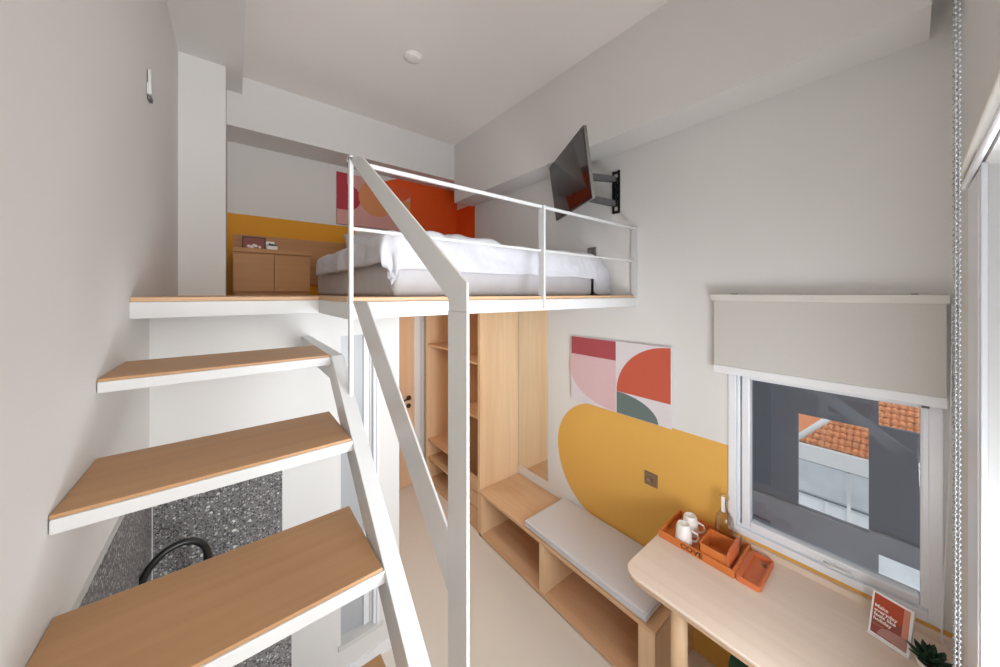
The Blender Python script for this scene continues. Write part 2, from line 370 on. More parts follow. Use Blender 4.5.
# ------------------------------------------------------------------ bed on the loft
mx0, mx1, my0, my1 = .512, 1.87, 1.335, 2.95
b = bx(mx0, mx1, my0, my1, LZ, .19, .025, 3)
mt = tag(obj('mattress', b, 'matt', smooth=True), 'pale grey covered mattress lying on the loft floor', 'mattress')
top = .262
def duvet():
    bm = MB(); nx, ny = 110, 120
    dl, df, drr = .17, .20, .37
    W_, L_ = mx1-mx0, my1-my0-.25
    a0, a1, b0, b1 = -dl, W_+drr, -df, L_
    g = []
    for i in range(nx+1):
        row = []
        for j in range(ny+1):
            a = a0+(a1-a0)*i/nx; c = b0+(b1-b0)*j/ny
            ol, orr, of = max(0, -a), max(0, a-W_), max(0, -c)
            x = mx0+min(max(a, 0), W_); y = my0+max(c, 0)
            if orr: of *= 1+1.6*min(1, orr/.12)
            drop = math.sqrt(ol*ol+of*of+orr*orr) if (ol or orr) and of else ol+of+orr
            drop *= 1.12 if ol and of else 1
            e = .05*(1-math.exp(-drop/.03))
            tl = (ol/(ol+of+orr) if drop else 0); tf = (of/(ol+of+orr) if drop else 0); tr_ = (orr/(ol+of+orr) if drop else 0)
            x -= e*tl; y -= e*tf*.75
            if orr: x += (.222*math.sin(min(1, orr/.2)*PI*.5))*tr_
            z = top-max(0, drop-.035*(1-math.exp(-drop/.035)))
            # body and wrinkles
            n1 = noise.noise(Vector((a*3.2, c*3.2, 1.3))); n2 = noise.noise(Vector((a*9, c*7, 4.1))); n3 = noise.noise(Vector((a*22+3*n1, c*14, 9)))
            z += (.016*n1+.009*n2)*(1 if drop < .02 else .3)
            if drop < .02: z += .026*math.exp(-((a-.38)/.22)**2)*max(0, n2+.3)+.014*n3*math.exp(-((a-.45)/.35)**2)+.004*n3
            fold = math.sin(a*26+2.5*n1)*.008+.010*n3+.014*n2
            if of: y -= fold*min(1, of/.1)*(1.2 if ol else .8)
            if ol: x -= (math.sin(c*20+3*n1)*.010+.010*n2)*min(1, ol/.1)
            if orr:
                rr = noise.noise(Vector((orr*26, c*5, 2)))*.022+n3*.012
                x += rr; z += noise.noise(Vector((orr*20, c*8, 7)))*.02
            hem = .012*noise.noise(Vector((a*5, 0, 3)))
            if of > df-.03: z += hem
            z = max(z, LZ+.026)
            x = min(x, XR-.03)
            row.append(bm.verts.new((x, y, z)))
        g.append(row)
    for i in range(nx):
        for j in range(ny):
            f = bm.faces.new((g[i][j], g[i+1][j], g[i+1][j+1], g[i][j+1])); f.smooth = True
    return bm
o = tag(obj('duvet', duvet(), 'sheet'), 'white crumpled duvet draped over the mattress on the loft', 'duvet')
md = o.modifiers.new('thick', 'SOLIDIFY'); md.thickness = .022; md.offset = -1
o.modifiers.new('sub', 'SUBSURF').render_levels = 1
def pillow(name, x0, x1, y, z0, z1, tilt, label):
    bm = MB(); n = 26; hw, hh = (x1-x0)/2, (z1-z0)/2
    V = {}
    for s in (1, -1):
        for i in range(n+1):
            for j in range(n+1):
                u, v = -1+2*i/n, -1+2*j/n
                if s == -1 and (i in (0, n) or j in (0, n)): V[s, i, j] = V[1, i, j]; continue
                th = .075*((1-u**4)*(1-v**4))**.55*(1+.18*noise.noise(Vector((u*2, v*2, s))))
                pu = u*(1-.06*(1-v*v)*abs(u)**3*0); px = u*hw*(1-.05*(1-abs(u))*0-.045*(v*v-1)*-abs(u)); pz = v*hh*(1-.06*(1-u*u)*abs(v))
                V[s, i, j] = bm.verts.new((px, s*th, pz))
    for s in (1, -1):
        for i in range(n):
            for j in range(n):
                q = (V[s, i, j], V[s, i+1, j], V[s, i+1, j+1], V[s, i, j+1]); f = bm.faces.new(q if s == 1 else q[::-1]); f.smooth = True
    xform(bm, Matrix.Translation(((x0+x1)/2, y, (z0+z1)/2)) @ Matrix.Rotation(tilt, 4, 'X'))
    bmesh.ops.recalc_face_normals(bm, faces=bm.faces[:])
    return tag(obj(name, bm, 'sheet'), label, 'pillow', None)
pillow('pillow', .70, 1.28, 2.88, .20, .50, -.35, 'white pillow standing at the head of the bed behind the railing corner post')

# ------------------------------------------------------------------ cabinet at the head of the bed
hb = thing('headboard_cabinet', 'low oak cabinet with shelf against the mustard back wall', 'cabinet', (.25, 3.3, LZ))
obj('back_panel', bx(-.01, 1.95, YB-.022, YB-.002, .08, .485, .002), 'brown', hb)
obj('shelf_board', bx(-.012, .50, 3.12, YB-.022, .312, .345, .002), 'brown', hb)
b = MB(); box(b, -.012, .49, 3.14, YB-.022, LZ+.02, .312); box(b, .0, .48, 3.16, YB-.03, LZ, LZ+.02); obj('body', b, 'brown', hb)
obj('door', bx(-.008, .240, 3.122, 3.14, LZ+.03, .298, .002), 'brown', hb)
obj('door', bx(.243, .487, 3.122, 3.14, LZ+.03, .298, .002), 'brown', hb)
# framed print leaning on the shelf
pf = thing('picture_frame', 'small dark framed print leaning on the cabinet shelf', 'picture frame', (.115, 3.25, .345))
b = MB(); y0 = 3.235
for (p0, p1, q0, q1) in ((.045, .195, .345, .353), (.045, .195, .438, .446), (.045, .053, .353, .438), (.187, .195, .353, .438)): box(b, p0, p1, y0, y0+.012, q0, q1)
obj('frame', b, 'wine' if False else 'dark', pf)
obj('print', bx(.053, .187, y0+.004, y0+.010, .353, .438), 'maroon', pf)
b = MB()
for i, (cx_, cz_, r_) in enumerate(((.085, .372, .012), (.105, .368, .013), (.13, .376, .012), (.155, .369, .010), (.118, .385, .008))):
    prism(b, arc(cx_, cz_, r_, 0, 345, 10), 'Y', y0+.002, y0+.004)
obj('lettering', b, 'cream', pf)
pp = thing('potted_plant', 'small plant in a white box pot beside the framed print on the loft cabinet', 'plant', (.235, 3.25, .345))
obj('pot', bx(.20, .272, 3.22, 3.275, .345, .385, .004), 'white', pp)
obj('backing_card', bx(.193, .255, 3.285, 3.292, .345, .425, .002), 'cardw', pp)
b = MB()
for k in range(14):
    a = random.uniform(0, 2*PI); r = random.uniform(.015, .045); c = Vector((.236, 3.247, .384))
    e = c+Vector((math.cos(a)*r, math.sin(a)*r*.6, random.uniform(.006, .024)))
    tube(b, [c, (c+e)/2+Vector((0, 0, .006)), e], .004, 6, radii=[.003, .006, .001])
obj('leaves', b, 'leaf', pp)

# ------------------------------------------------------------------ art
def disc_clip(cx_, cz_, r_, x0, x1, z0, z1, a0=0, a1=360, n=40):
    return [(min(max(p, x0), x1), min(max(q, z0), z1)) for p, q in arc(cx_, cz_, r_, a0, a1, n)]
def poly_layer(name, pts, mat, parent, axis, a, b_):
    bm = MB(); prism(bm, pts, axis, a, b_); return obj(name, bm, mat, parent)
cb = thing('canvas_print', 'wide pink and orange abstract canvas over the bed on the back wall', 'painting', (1.12, YB, .67))
yc = YB-.03
cx0, cx1, cz0, cz1 = .757, 1.492, .668, 1.165
obj('canvas', bx(cx0, cx1, yc, YB-.002, cz0, cz1, .002), 'rose', cb)
poly_layer('rectangle', [(cx0, .81), (.85, .81), (.85, cz1), (cx0, cz1)], 'wine', cb, 'Y', yc-.0010, yc)
poly_layer('half_disc', arc(.85, .935, .125, -90, 90, 24), 'wine', cb, 'Y', yc-.0012, yc)
poly_layer('disc', disc_clip(1.14, .972, .185, cx0, cx1, cz0, cz1)[:-1], 'tanp', cb, 'Y', yc-.0014, yc)
poly_layer('side_block', [(1.40, .80), (cx1, .80), (cx1, 1.0), (1.40, 1.0)], 'tanp', cb, 'Y', yc-.0008, yc)
poly_layer('upper_half_disc', [(1.17, 1.155)]+arc(1.345, 1.155, .175, 180, 360, 24)[1:], 'redor', cb, 'Y', yc-.0018, yc)
poly_layer('top_arch', [(1.20, 1.10), (1.27, 1.13), (1.36, 1.145), (cx1, 1.145), (cx1, cz1), (1.14, cz1)], 'orange', cb, 'Y', yc-.0022, yc)

ca = thing('canvas_print', 'square canvas of red, pink and grey quarter circles above the bench', 'painting', (XR, 1.3, -.835))
xc = XR-.022; y0, y1, z0, z1 = .918, 1.688, -.832, -.332   # image left = larger y
def rp(name, pts, mat, k): return poly_layer(name, pts, mat, ca, 'X', xc-.0006*k, xc)
obj('canvas', bx(xc, XR-.002, y0, y1, z0, z1, .002), 'lilac', ca)
ym = 1.295
rp('red_band', [(ym, z1-.138), (y1-.004, z1-.138), (y1-.004, z1-.004), (ym, z1-.004)], 'crimson', 1)
rp('pink_quarter', [(ym, z0+.002), (ym, z1-.138), (y1-.004, z1-.138)]+[(ym+.41*math.cos(a)*.99, z1-.235-.26*math.sin(a)) for a in [i*PI/2/16 for i in range(17)]][:-1], 'pink', 1)
rq = ym-y0-.01
rp('orange_quarter', [(ym-.008, z0+.152), (y0+.003, z0+.152)]+[(y0+.003+(rq)*math.sin(a), z0+.152+(z1-z0-.157)*math.cos(a)) for a in [i*PI/2/20 for i in range(20)]], 'brick', 2)
rp('slate_quarter', [(ym-.008, z0+.003)]+[(ym-.008-.29*math.cos(a), z0+.003+.147*math.sin(a)) for a in [i*PI/2/20 for i in range(21)]], 'slate', 2)

# ------------------------------------------------------------------ television
tvc, yaw, tilt, roll, tw = Vector((1.763, 1.463, .767)), -.562, .145, -.037, .72
n_ = Vector((-math.cos(yaw)*math.cos(tilt), -math.sin(yaw)*math.cos(tilt), -math.sin(tilt)))
r_ = Vector((math.sin(yaw), -math.cos(yaw), 0)); u_ = r_.cross(n_)
if u_.z < 0: u_ = -u_
r2 = r_*math.cos(roll)+u_*math.sin(roll); u2 = -r_*math.sin(roll)+u_*math.cos(roll)
th_ = tw*.575
tv = thing('television', 'black flat television tilted above the bed', 'television', tuple(tvc))
TM = frame_mat(tvc, r2, u2, n_)
def tvbox(x0, x1, y0, y1, z0, z1, bev=0): return xform(bx(x0, x1, y0, y1, z0, z1, bev=bev), TM)
obj('casing', tvbox(-tw/2, tw/2, -th_/2, th_/2, -.022, -.002, .003), 'silver', tv)
obj('bezel', tvbox(-tw/2, tw/2, -th_/2, th_/2, -.002, 0, .0008), 'black', tv)
obj('screen', tvbox(-tw/2+.008, tw/2-.008, -th_/2+.014, th_/2-.008, 0, .0012), 'screen', tv)
obj('rear_housing', tvbox(-.24, .24, -.17, .08, -.05, -.022, .01), 'blackrub', tv)
mtb = thing('television_bracket', 'black folding arm bracket holding the television to the right wall', 'bracket', (XR, 1.30, .56))
by0, by1, bz0, bz1 = 1.272, 1.33, .565, .865
b = MB(); box(b, XR-.012, XR-.002, by0, by0+.014, bz0, bz1, .001); box(b, XR-.012, XR-.002, by1-.014, by1, bz0, bz1, .001)
for k in range(7): box(b, XR-.012, XR-.002, by0+.012, by1-.012, bz0+(bz1-bz0-.02)*k/6, bz0+(bz1-bz0-.02)*k/6+.016)
box(b, XR-.03, XR-.006, 1.29, 1.312, bz0+.05, bz1-.05, .002)
obj('wall_plate', b, 'black', mtb)
back = tvc-n_*.05
j = Vector((XR-.10, 1.62, .715))
for dz in (.085, -.085):
    b = MB(); p0, p1 = Vector((XR-.03, 1.30, .715+dz)), back+Vector((0, 0, -.02+dz*.8))
    pm = p0.lerp(p1, .5)+Vector((0, .02, 0))
    for a, c in ((p0, pm), (pm, p1)):
        d = (c-a).normalized(); s = d.cross(Vector((0, 0, 1))).normalized()
        vs = [a+s*.016, a-s*.016, c-s*.022, c+s*.022]; lo = [bpy_v+Vector((0, 0, -.019)) for bpy_v in vs]; hi = [bpy_v+Vector((0, 0, .019)) for bpy_v in vs]
        L_ = [b.verts.new(v) for v in lo]; H_ = [b.verts.new(v) for v in hi]
        b.faces.new(L_[::-1]); b.faces.new(H_)
        for k in range(4): b.faces.new((L_[k], L_[(k+1) % 4], H_[(k+1) % 4], H_[k]))
    tube(b, [pm+Vector((0, 0, -.02)), pm+Vector((0, 0, .02))], .02)
    bmesh.ops.recalc_face_normals(b, faces=b.faces[:])
    obj('arm', b, 'grey', mtb)
b = xform(bx(-.10, .10, -.10, .10, -.058, -.05, bev=.002), TM); obj('mounting_plate', b, 'blackrub', mtb)
b = MB(); tube(b, [back+Vector((0, 0, -.11)), back+Vector((0, 0, .07))], .014); obj('pivot', b, 'silver', mtb)

# ------------------------------------------------------------------ roller blinds and their chains
bl = thing('roller_blind', 'greige roller blind pulled halfway down over the small window', 'blind', (XR, .3, -.4))
obj('head_box', bx(2.035, XR-.001, -.092, .690, -.038, -.004, .004), 'blindrail', bl)
for yy in (.58, -.02): obj('clip', bx(2.05, XR-.002, yy, yy+.02, -.004, 0, bev=.001), 'silver', bl)
obj('fabric', bx(2.051, 2.0525, -.083, .676, -.390, -.038), 'blind', bl)
obj('bottom_bar', bx(2.046, 2.058, -.085, .680, -.428, -.388, .004), 'white', bl)
b = MB(); box(b, 2.048, 2.056, -.045, -.025, -.437, -.426, .002); obj('end_clip', b, 'grey', bl)
def chain(path, pitch, r):
    bm = MB(); pts = [Vector(p) for p in path]; tube(bm, pts, r*.35, 6)
    acc = 0
    for p, q in zip(pts, pts[1:]):
        L = (q-p).length; t = acc
        while t < L:
            c = p.lerp(q, t/L); bmesh.ops.create_icosphere(bm, subdivisions=1, radius=r, matrix=Matrix.Translation(c)); t += pitch
        acc = t-L
    for f in bm.faces: f.smooth = True
    return bm
path = [(2.045, -.104, -.03), (2.045, -.104, -1.27)]+[(2.045, -.088-.016*math.cos(a), -1.27-.035*math.sin(a)) for a in [PI*k/10 for k in range(1, 10)]]+[(2.045, -.072, -1.25), (2.045, -.080, -1.0), (2.045, -.090, -.6), (2.045, -.096, -.03)]
tag(obj('blind_chain', chain(path, .0075, .0030), 'white', loc=(2.045, -.08, -.03)), 'thin white bead chain hanging in a loop beside the small window', 'chain')
nb = thing('roller_blind', 'rolled up white blind over the tall window at the right edge', 'blind', (1.1, YN, .34))
b = MB(); box(b, .45, 1.645, YN+.002, YN+.03, .318, .345, .003); box(b, .45, 1.645, YN+.002, YN+.014, .345, .36, .002); obj('head_box', b, 'blindrail', nb)
obj('bottom_bar', bx(.46, 1.635, YN+.008, YN+.02, .298, .312, .004), 'white', nb)
path = [(.612, -.030, 1.0), (.612, -.030, -1.2), (.613, -.0305, -1.21), (.615, -.032, -1.21), (.6155, -.0328, -1.2), (.6155, -.0328, 1.0)]
tag(obj('blind_chain', chain(path, .0062, .0018), 'bead', loc=(.62, -.036, 1.0)), 'long white double bead chain hanging close by at the right edge', 'chain')
struct('trim_6', bx(.60, .64, YN, -.025, .985, 1.02, .003), 'blindrail')

# ------------------------------------------------------------------ wardrobe, mirror, bench, cushion
wd = thing('wardrobe', 'tall open oak wardrobe with shelves and drawers under the loft', 'wardrobe', (1.88, 2.85, FZ))
wx0, wy_0, wy_1, wt = 1.655, 2.335, 3.385, -.09
ydv = 2.80
b = MB(); box(b, wx0, XR-.002, wy_0, wy_0+.036, FZ, wt, .001); obj('side_panel', b, 'oakZ', wd)
b = MB(); box(b, wx0, XR-.002, wy_1-.03, wy_1, FZ, wt, .001); obj('side_panel', b, 'oakZ', wd)
obj('divider', bx(wx0+.004, XR-.002, ydv-.012, ydv+.012, FZ+.06, wt, .001), 'oakZ', wd)
obj('back_panel', bx(XR-.014, XR-.002, wy_0+.036, wy_1-.03, FZ, wt), 'oakZ', wd)
obj('plinth', bx(wx0+.01, XR-.014, wy_0+.036, wy_1-.03, FZ, FZ+.03), 'oakY', wd)
obj('top_panel', bx(wx0, XR-.014, wy_0+.036, wy_1-.03, wt-.02, wt), 'oakY', wd)
for z in (-.63, -1.11): obj('shelf', bx(wx0+.012, XR-.014, wy_0+.036, ydv-.012, z, z+.016, .001), 'oakY', wd)
for z in (-.57, -1.62, -1.82, -2.06): obj('shelf', bx(wx0+.012, XR-.014, ydv+.012, wy_1-.03, z, z+.016, .001), 'oakY', wd)
for z0_, z1_ in ((-1.745, -1.62), (-1.885, -1.757), (-2.055, -1.897)):
    obj('drawer_front', bx(wx0+.002, wx0+.02, wy_0+.039, ydv-.015, z0_, z1_, .001), 'oakY', wd)
    
mr = thing('wall_mirror', 'tall mirror on the right wall between wardrobe and bench wall', 'mirror', (XR, 2.14, -1.6))
obj('mirror_glass', bx(XR-.006, XR-.001, 1.952, 2.330, -1.615, -.12), 'mirror', mr)
obj('edge', bx(XR-.008, XR-.001, 1.944, 1.952, -1.615, -.12), 'trim', mr)

bn = thing('bench', 'long low oak bench with open cubbies along the right wall', 'bench', (1.87, 1.56, FZ))
ex0 = 1.639
obj('seat_board', bx(ex0, XR-.004, .80, 2.333, BT-.022, BT, .002), 'oakY', bn)
obj('bottom_board', bx(ex0+.004, XR-.004, .83, 2.333, FZ+.012, FZ+.034, .001), 'oakY', bn)
obj('back_panel', bx(XR-.016, XR-.004, .89, 2.333, FZ+.034, BT-.022), 'oakY', bn)
obj('end_panel', bx(ex0+.002, XR-.004, .803, .893, FZ, BT-.022, .004), 'oakZ', bn)
obj('divider', bx(ex0+.004, XR-.016, 1.565, 1.612, FZ+.034, BT-.022, .001), 'oakZ', bn)
obj('end_panel', bx(ex0+.004, XR-.016, 2.295, 2.333, FZ, BT-.022, .001), 'oakZ', bn)
b = MB(); box(b, ex0+.02, XR-.02, .90, 2.29, FZ, FZ+.012); obj('plinth', b, 'oakY', bn)
cs = thing('seat_cushion', 'thin pale grey seat cushion lying on the oak bench', 'cushion', (1.87, 1.31, BT))
obj('cover', bx(1.648, XR-.012, .855, 1.765, BT, BT+.05, .016, 4), 'cush', cs, smooth=True)
b = MB(); P_ = [(1.652, .862), (XR-.016, .862), (XR-.016, 1.758), (1.652, 1.758), (1.652, .862)]
for zz in (BT+.012, BT+.040): tube(b, [(p[0]-(.004 if p[0] < 1.8 else -.002), p[1]-(.007 if p[1] < 1 else -.007), zz) for p in P_], .003, 6)
obj('piping', b, 'cush', cs)

# ------------------------------------------------------------------ desk and what stands on it
dk = thing('desk', 'pale oak wall desk with rounded corner under the small window', 'desk', (1.78, .37, FZ))
dxf, dY1, dY0 = 1.455, .875, -.105
def desk_poly(ins=0):
    r = .075-ins
    return [(XR-.003, dY0), (XR-.003, dY1-ins)]+[(p[0], p[1]) for p in arc(dxf+.075, dY1-.075, r, 90, 180, 12)]+[(dxf+ins, dY0)]
b = MB(); prism(b, desk_poly(0), 'Z', DT-.014, DT); obj('top_board', b, 'deskY', dk, bevel=.003)
b = MB(); prism(b, desk_poly(.006), 'Z', DT-.036, DT-.014); obj('under_board', b, 'edge', dk, bevel=.002)
obj('upstand', bx(XR-.022, XR-.003, dY0, .60, DT, DT+.030, .001), 'deskY', dk)
for yy in (.655, .02):
    b = MB(); lathe(b, [(0, FZ), (.031, FZ), (.034, FZ+.006), (.034, DT-.036), (0, DT-.036)], 1.565, yy); obj('leg', b, 'oakZ', dk)
sk = thing('stool', 'round dark green stool tucked under the desk', 'stool', (1.76, .36, FZ))
b = MB(); lathe(b, [(0, -1.70), (.165, -1.70), (.175, -1.69), (.175, -1.65), (.165, -1.635), (0, -1.63)], 1.76, .34); obj('seat', b, 'green', sk)
for k in range(4):
    a = PI/4+k*PI/2; b = MB(); tube(b, [(1.76+.12*math.cos(a), .34+.12*math.sin(a), -1.70), (1.76+.15*math.cos(a), .34+.15*math.sin(a), FZ)], .013, 10); obj('leg', b, 'green', sk)

# orange amenity tray
tx0, tx1, ty0, ty1 = 1.805, 2.070, .514, .863; tz = DT
tr = thing('desk_tray', 'long orange leather tray with printed word on its front', 'tray', (1.95, .70, DT))
b = MB(); box(b, tx0, tx1, ty0, ty1, tz, tz+.006, .001); obj('base', b, 'tray', tr)
b = MB(); box(b, tx0, tx0+.010, ty0, ty1, tz+.006, tz+.037, .002); box(b, tx1-.010, tx1, ty0, ty1, tz+.006, tz+.037, .002)
box(b, tx0+.010, tx1-.010, ty1-.010, ty1, tz+.006, tz+.037, .002); box(b, tx0+.010, tx1-.010, ty0, ty0+.010, tz+.006, tz+.037, .002); obj('rim', b, 'tray', tr)
bm = text_bm('COVE', .033, .0005, font_bold=.0009); xform(bm, frame_mat((tx0-.0004, .698, tz+.020), (0, -1.22, 0), (0, 0, 1), (-1, 0, 0))); obj('lettering', bm, 'dark', tr)
def mug(x, y, rot, label):
    m = thing('mug', label, 'mug', (x, y, tz+.006), 'upturned mugs in the orange tray')
    H_ = .098; b = MB()
    lathe(b, [(.0385, 0), (.041, .002), (.041, .01), (.038, .05), (.034, .085), (.030, H_-.004), (.027, H_), (.024, H_-.001), (.023, H_-.005), (0, H_-.006)], x, y, z0=tz+.006)
    obj('body', b, 'mug', m)
    b = MB(); d = Vector((math.cos(rot), math.sin(rot), 0)); c = Vector((x, y, tz+.006))
    tube(b, [c+d*.037+Vector((0, 0, .018)), c+d*.058+Vector((0, 0, .020)), c+d*.068+Vector((0, 0, .038)), c+d*.062+Vector((0, 0, .060)), c+d*.034+Vector((0, 0, .070))], .005, 8)
    obj('handle', b, 'mug', m); return m
mug(1.862, .757, -1.2, 'white upturned mug in the tray, nearer the tray front')
mug(1.958, .762, -1.2, 'white upturned mug in the tray, nearer the mustard wall')
bt = thing('glass_bottle', 'clear round glass bottle with slim neck standing in the orange tray', 'bottle', (2.035, .622, tz+.006))
b = MB(); lathe(b, [(0, .001), (.037, .001), (.042, .006), (.044, .04), (.043, .10), (.037, .135), (.024, .155), (.015, .168), (.0135, .205), (.016, .212), (.016, .220), (.0125, .221), (.012, .168), (.022, .153), (.035, .133), (.041, .10), (.042, .04), (.040, .008), (0, .005)], 2.035, .622, z0=tz+.006)
obj('body', b, 'clear', bt)
b = MB(); lathe(b, [(0, .200), (.0105, .200), (.0105, .222), (.019, .225), (.023, .234), (.021, .245), (.010, .251), (0, .252)], 2.035, .622, 20, z0=tz+.006); obj('stopper', b, 'clear', bt)
obj('neck_tag', bx(2.0125, 2.0145, .614, .630, tz+.17, tz+.25, bev=.0005), 'cardw', bt)
cd = thing('caddy_box', 'open tan leather box with slots inside the orange tray', 'box', (1.91, .61, tz+.006))
qx0, qx1, qy0, qy1, qz = 1.820, 1.958, .545, .668, tz+.006
b = MB(); box(b, qx0, qx1, qy0, qy1, qz, qz+.006); box(b, qx0, qx0+.008, qy0, qy1, qz, qz+.068, .002); box(b, qx1-.008, qx1, qy0, qy1, qz, qz+.080, .002)
box(b, qx0, qx1, qy1-.008, qy1, qz, qz+.072, .002); obj('shell', b, 'tray', cd)
b = MB(); prism(b, [(qx0, qz), (qx1+.012, qz), (qx1+.012, qz+.092), (qx0+.030, qz+.085), (qx0, qz+.066)], 'Y', qy0-.006, qy0+.004); obj('flap', b, 'tray2', cd)
obj('sachet', bx(1.985, 2.04, .545, .551, qz, qz+.07, .001), 'bronze', cd)
ld = thing('leather_dish', 'shallow tan leather dish lying beside the orange tray', 'dish', (1.93, .467, DT))
def rr_poly(x0, x1, y0, y1, r): return arc(x1-r, y1-r, r, 0, 90, 6)+arc(x0+r, y1-r, r, 90, 180, 6)+arc(x0+r, y0+r, r, 180, 270, 6)+arc(x1-r, y0+r, r, 270, 360, 6)
b = MB(); P0 = rr_poly(1.808, 2.048, .416, .513, .016); prism(b, P0, 'Z', DT, DT+.007); obj('base', b, 'tray2', ld)
b = MB(); Pi = rr_poly(1.816, 2.040, .424, .490, .010)
vo = [[b.verts.new((p[0], p[1], z)) for p in P0] for z in (DT+.007, DT+.024)]; vi = [[b.verts.new((p[0], p[1], z)) for p in Pi] for z in (DT+.007, DT+.024)]
n = len(P0)
for k in range(n):
    k2 = (k+1) % n
    b.faces.new((vo[0][k], vo[0][k2], vo[1][k2], vo[1][k])); b.faces.new((vi[0][k2], vi[0][k], vi[1][k], vi[1][k2]))
    b.faces.new((vo[1][k], vo[1][k2], vi[1][k2], vi[1][k])); b.faces.new((vo[0][k2], vo[0][k], vi[0][k], vi[0][k2]))
bmesh.ops.recalc_face_normals(b, faces=b.faces[:]); obj('rim', b, 'tray2', ld)
b = MB(); tube(b, [(2.012+.010*math.cos(a), .448+.010*math.sin(a), DT+.009) for a in [k*PI/8 for k in range(17)]], .0022, 6); tube(b, [(1.993+.008*math.cos(a), .442+.008*math.sin(a), DT+.009) for a in [k*PI/8 for k in range(17)]], .002, 6); obj('ring_pull', b, 'bronze', ld)

# sign block with a printed card
A_, B_ = Vector((1.932, .106, DT)), Vector((1.903, .004, DT))
ex = (B_-A_).normalized(); wS = (B_-A_).length; back_ = Vector((-ex.y, ex.x, 0))
if back_.x < 0: back_ = -back_
ey = (Vector((0, 0, 1))*math.cos(.30)+back_*math.sin(.30)).normalized(); ez = ex.cross(ey)
if ez.dot(back_) > 0: ez = -ez
hS = .158
sg = thing('desk_sign', 'rust coloured printed card in a white stand leaning on the desk', 'sign', tuple((A_+B_)/2))
SM = frame_mat(A_+Vector((0, 0, .001)), ex, ey, ez)
def sb(x0, x1, y0, y1, z0, z1, bev=0): return xform(bx(x0, x1, y0, y1, z0, z1, bev=bev), SM)
ST = -.016
obj('stand', sb(0, wS, .004, hS, ST, 0, .002), 'cardw', sg)
obj('foot', sb(-.001, wS+.001, 0, .006, ST-.004, .006, .001), 'cardw', sg)
e_ = .006
obj('card', sb(e_, wS-e_*1.3, .012, hS-.007, 0, .0006), 'maroon', sg)
obj('upper_block', sb(e_, wS*.80, hS*.55, hS-.007, .0006, .0010), 'rust', sg)
obj('right_block', sb(wS*.78, wS-e_*1.3, hS*.34, hS-.007, .0006, .0012), 'salmon', sg)
bm = MB(); prism(bm, [(p[0], max(p[1], .012)) for p in arc(wS*.56, hS*.10, wS*.33, 0, 180, 20)], 'Z', .0006, .0014); xform(bm, SM); obj('arch_shape', bm, 'mauve', sg)
obj('lower_block', sb(wS*.60, wS-e_*1.3, .012, hS*.33, .0006, .0011), 'mauve', sg)
bm = text_bm('Make\neveryday\nfeels like\nholiday', .0165, .0003, 'LEFT', .0004); xform(bm, SM @ Matrix.Translation((.010, hS*.55, .0017))); obj('lettering', bm, 'cream', sg)
bm = text_bm('COVE', .011, .0003, 'LEFT'); xform(bm, SM @ Matrix.Translation((.010, hS*.285, .0017))); obj('small_lettering', bm, 'salmon', sg)

# succulent
px_, py_ = 1.905, -.043
sc_ = thing('potted_succulent', 'small dark green succulent beside the printed sign', 'plant', (px_, py_, DT))
b = MB(); lathe(b, [(0, 0), (.026, 0), (.030, .004), (.034, .022), (.034, .028), (.030, .028), (.028, .020), (0, .020)], px_, py_, 24, z0=DT); obj('pot', b, 'mug', sc_)
b = MB(); lathe(b, [(0, .024), (.028, .021)], px_, py_, 20, z0=DT); obj('soil', b, 'soil', sc_)
b = MB()
for ringi, (cnt, el, ln, wd_) in enumerate(((9, .30, .062, .0125), (8, .70, .058, .0115), (6, 1.05, .048, .010), (4, 1.35, .038, .008))):
    for k in range(cnt):
        a = 2*PI*k/cnt+ringi*.5; d = Vector((math.cos(a)*math.cos(el), math.sin(a)*math.cos(el), math.sin(el))); c = Vector((px_, py_, DT+.026+.004*ringi))
        s = Vector((-math.sin(a), math.cos(a), 0)); up = s.cross(d); up = up if up.z > 0 else -up
        prev = None
        for q in range(8):
            f = q/7; w_ = wd_*math.sin(PI*(.12+.86*f))**.8*(1 if f < .98 else .1); th2 = .0035*(1-f*.8)
            p = c+d*ln*f+up*(.012*f*f)
            cur = [b.verts.new(p+s*w_+up*.003), b.verts.new(p+up*(th2*.5)), b.verts.new(p-s*w_+up*.003), b.verts.new(p-up*th2)]
            if prev:
                for m in range(4): b.faces.new((prev[m], prev[(m+1) % 4], cur[(m+1) % 4], cur[m])).smooth = True
            else: b.faces.new(cur)
            prev = cur
        b.faces.new(prev[::-1])
bmesh.ops.recalc_face_normals(b, faces=b.faces[:]); obj('leaves', b, 'leaf', sc_)

# ------------------------------------------------------------------ sockets, wall holder, smoke detector, tap
def socket(name, label, y, z, s, m1, m2):
    k = thing(name, label, 'socket', (XR, y, z-s/2))
    obj('plate', bx(XR-.009, XR-.002, y-s/2, y+s/2, z-s/2, z+s/2, .003), m1, k)
    b = MB(); lathe(b, [(0, 0), (.026, 0), (.026, .004), (.021, .004), (.020, .0015), (0, .001)], 0, 0, 24)
    for v in b.verts: v.co = Vector((XR-.009-v.co.z, y+v.co.x, z+v.co.y))
    obj('socket_face', b, m1, k)
    b = MB()
    for dy in (-.0095, .0095): tube(b, [(XR-.0115, y+dy, z), (XR-.009, y+dy, z)], .003, 8)
    obj('pin_hole', b, m2, k)
socket('wall_socket', 'square bronze wall socket on the mustard wall above the bench', 1.052, -1.20, .086, 'bronze', 'bronzed')
socket('wall_socket', 'grey wall socket on the right wall above the far end of the bed', 1.505, .310, .075, 'silver', 'bronzed')
rm = thing('remote_holder', 'small white remote control in a wall holder on the left wall', 'remote control', (XL, 1.90, .765))
obj('holder', bx(XL+.001, XL+.015, 1.865, 1.930, .782, .825, .003), 'trim', rm)
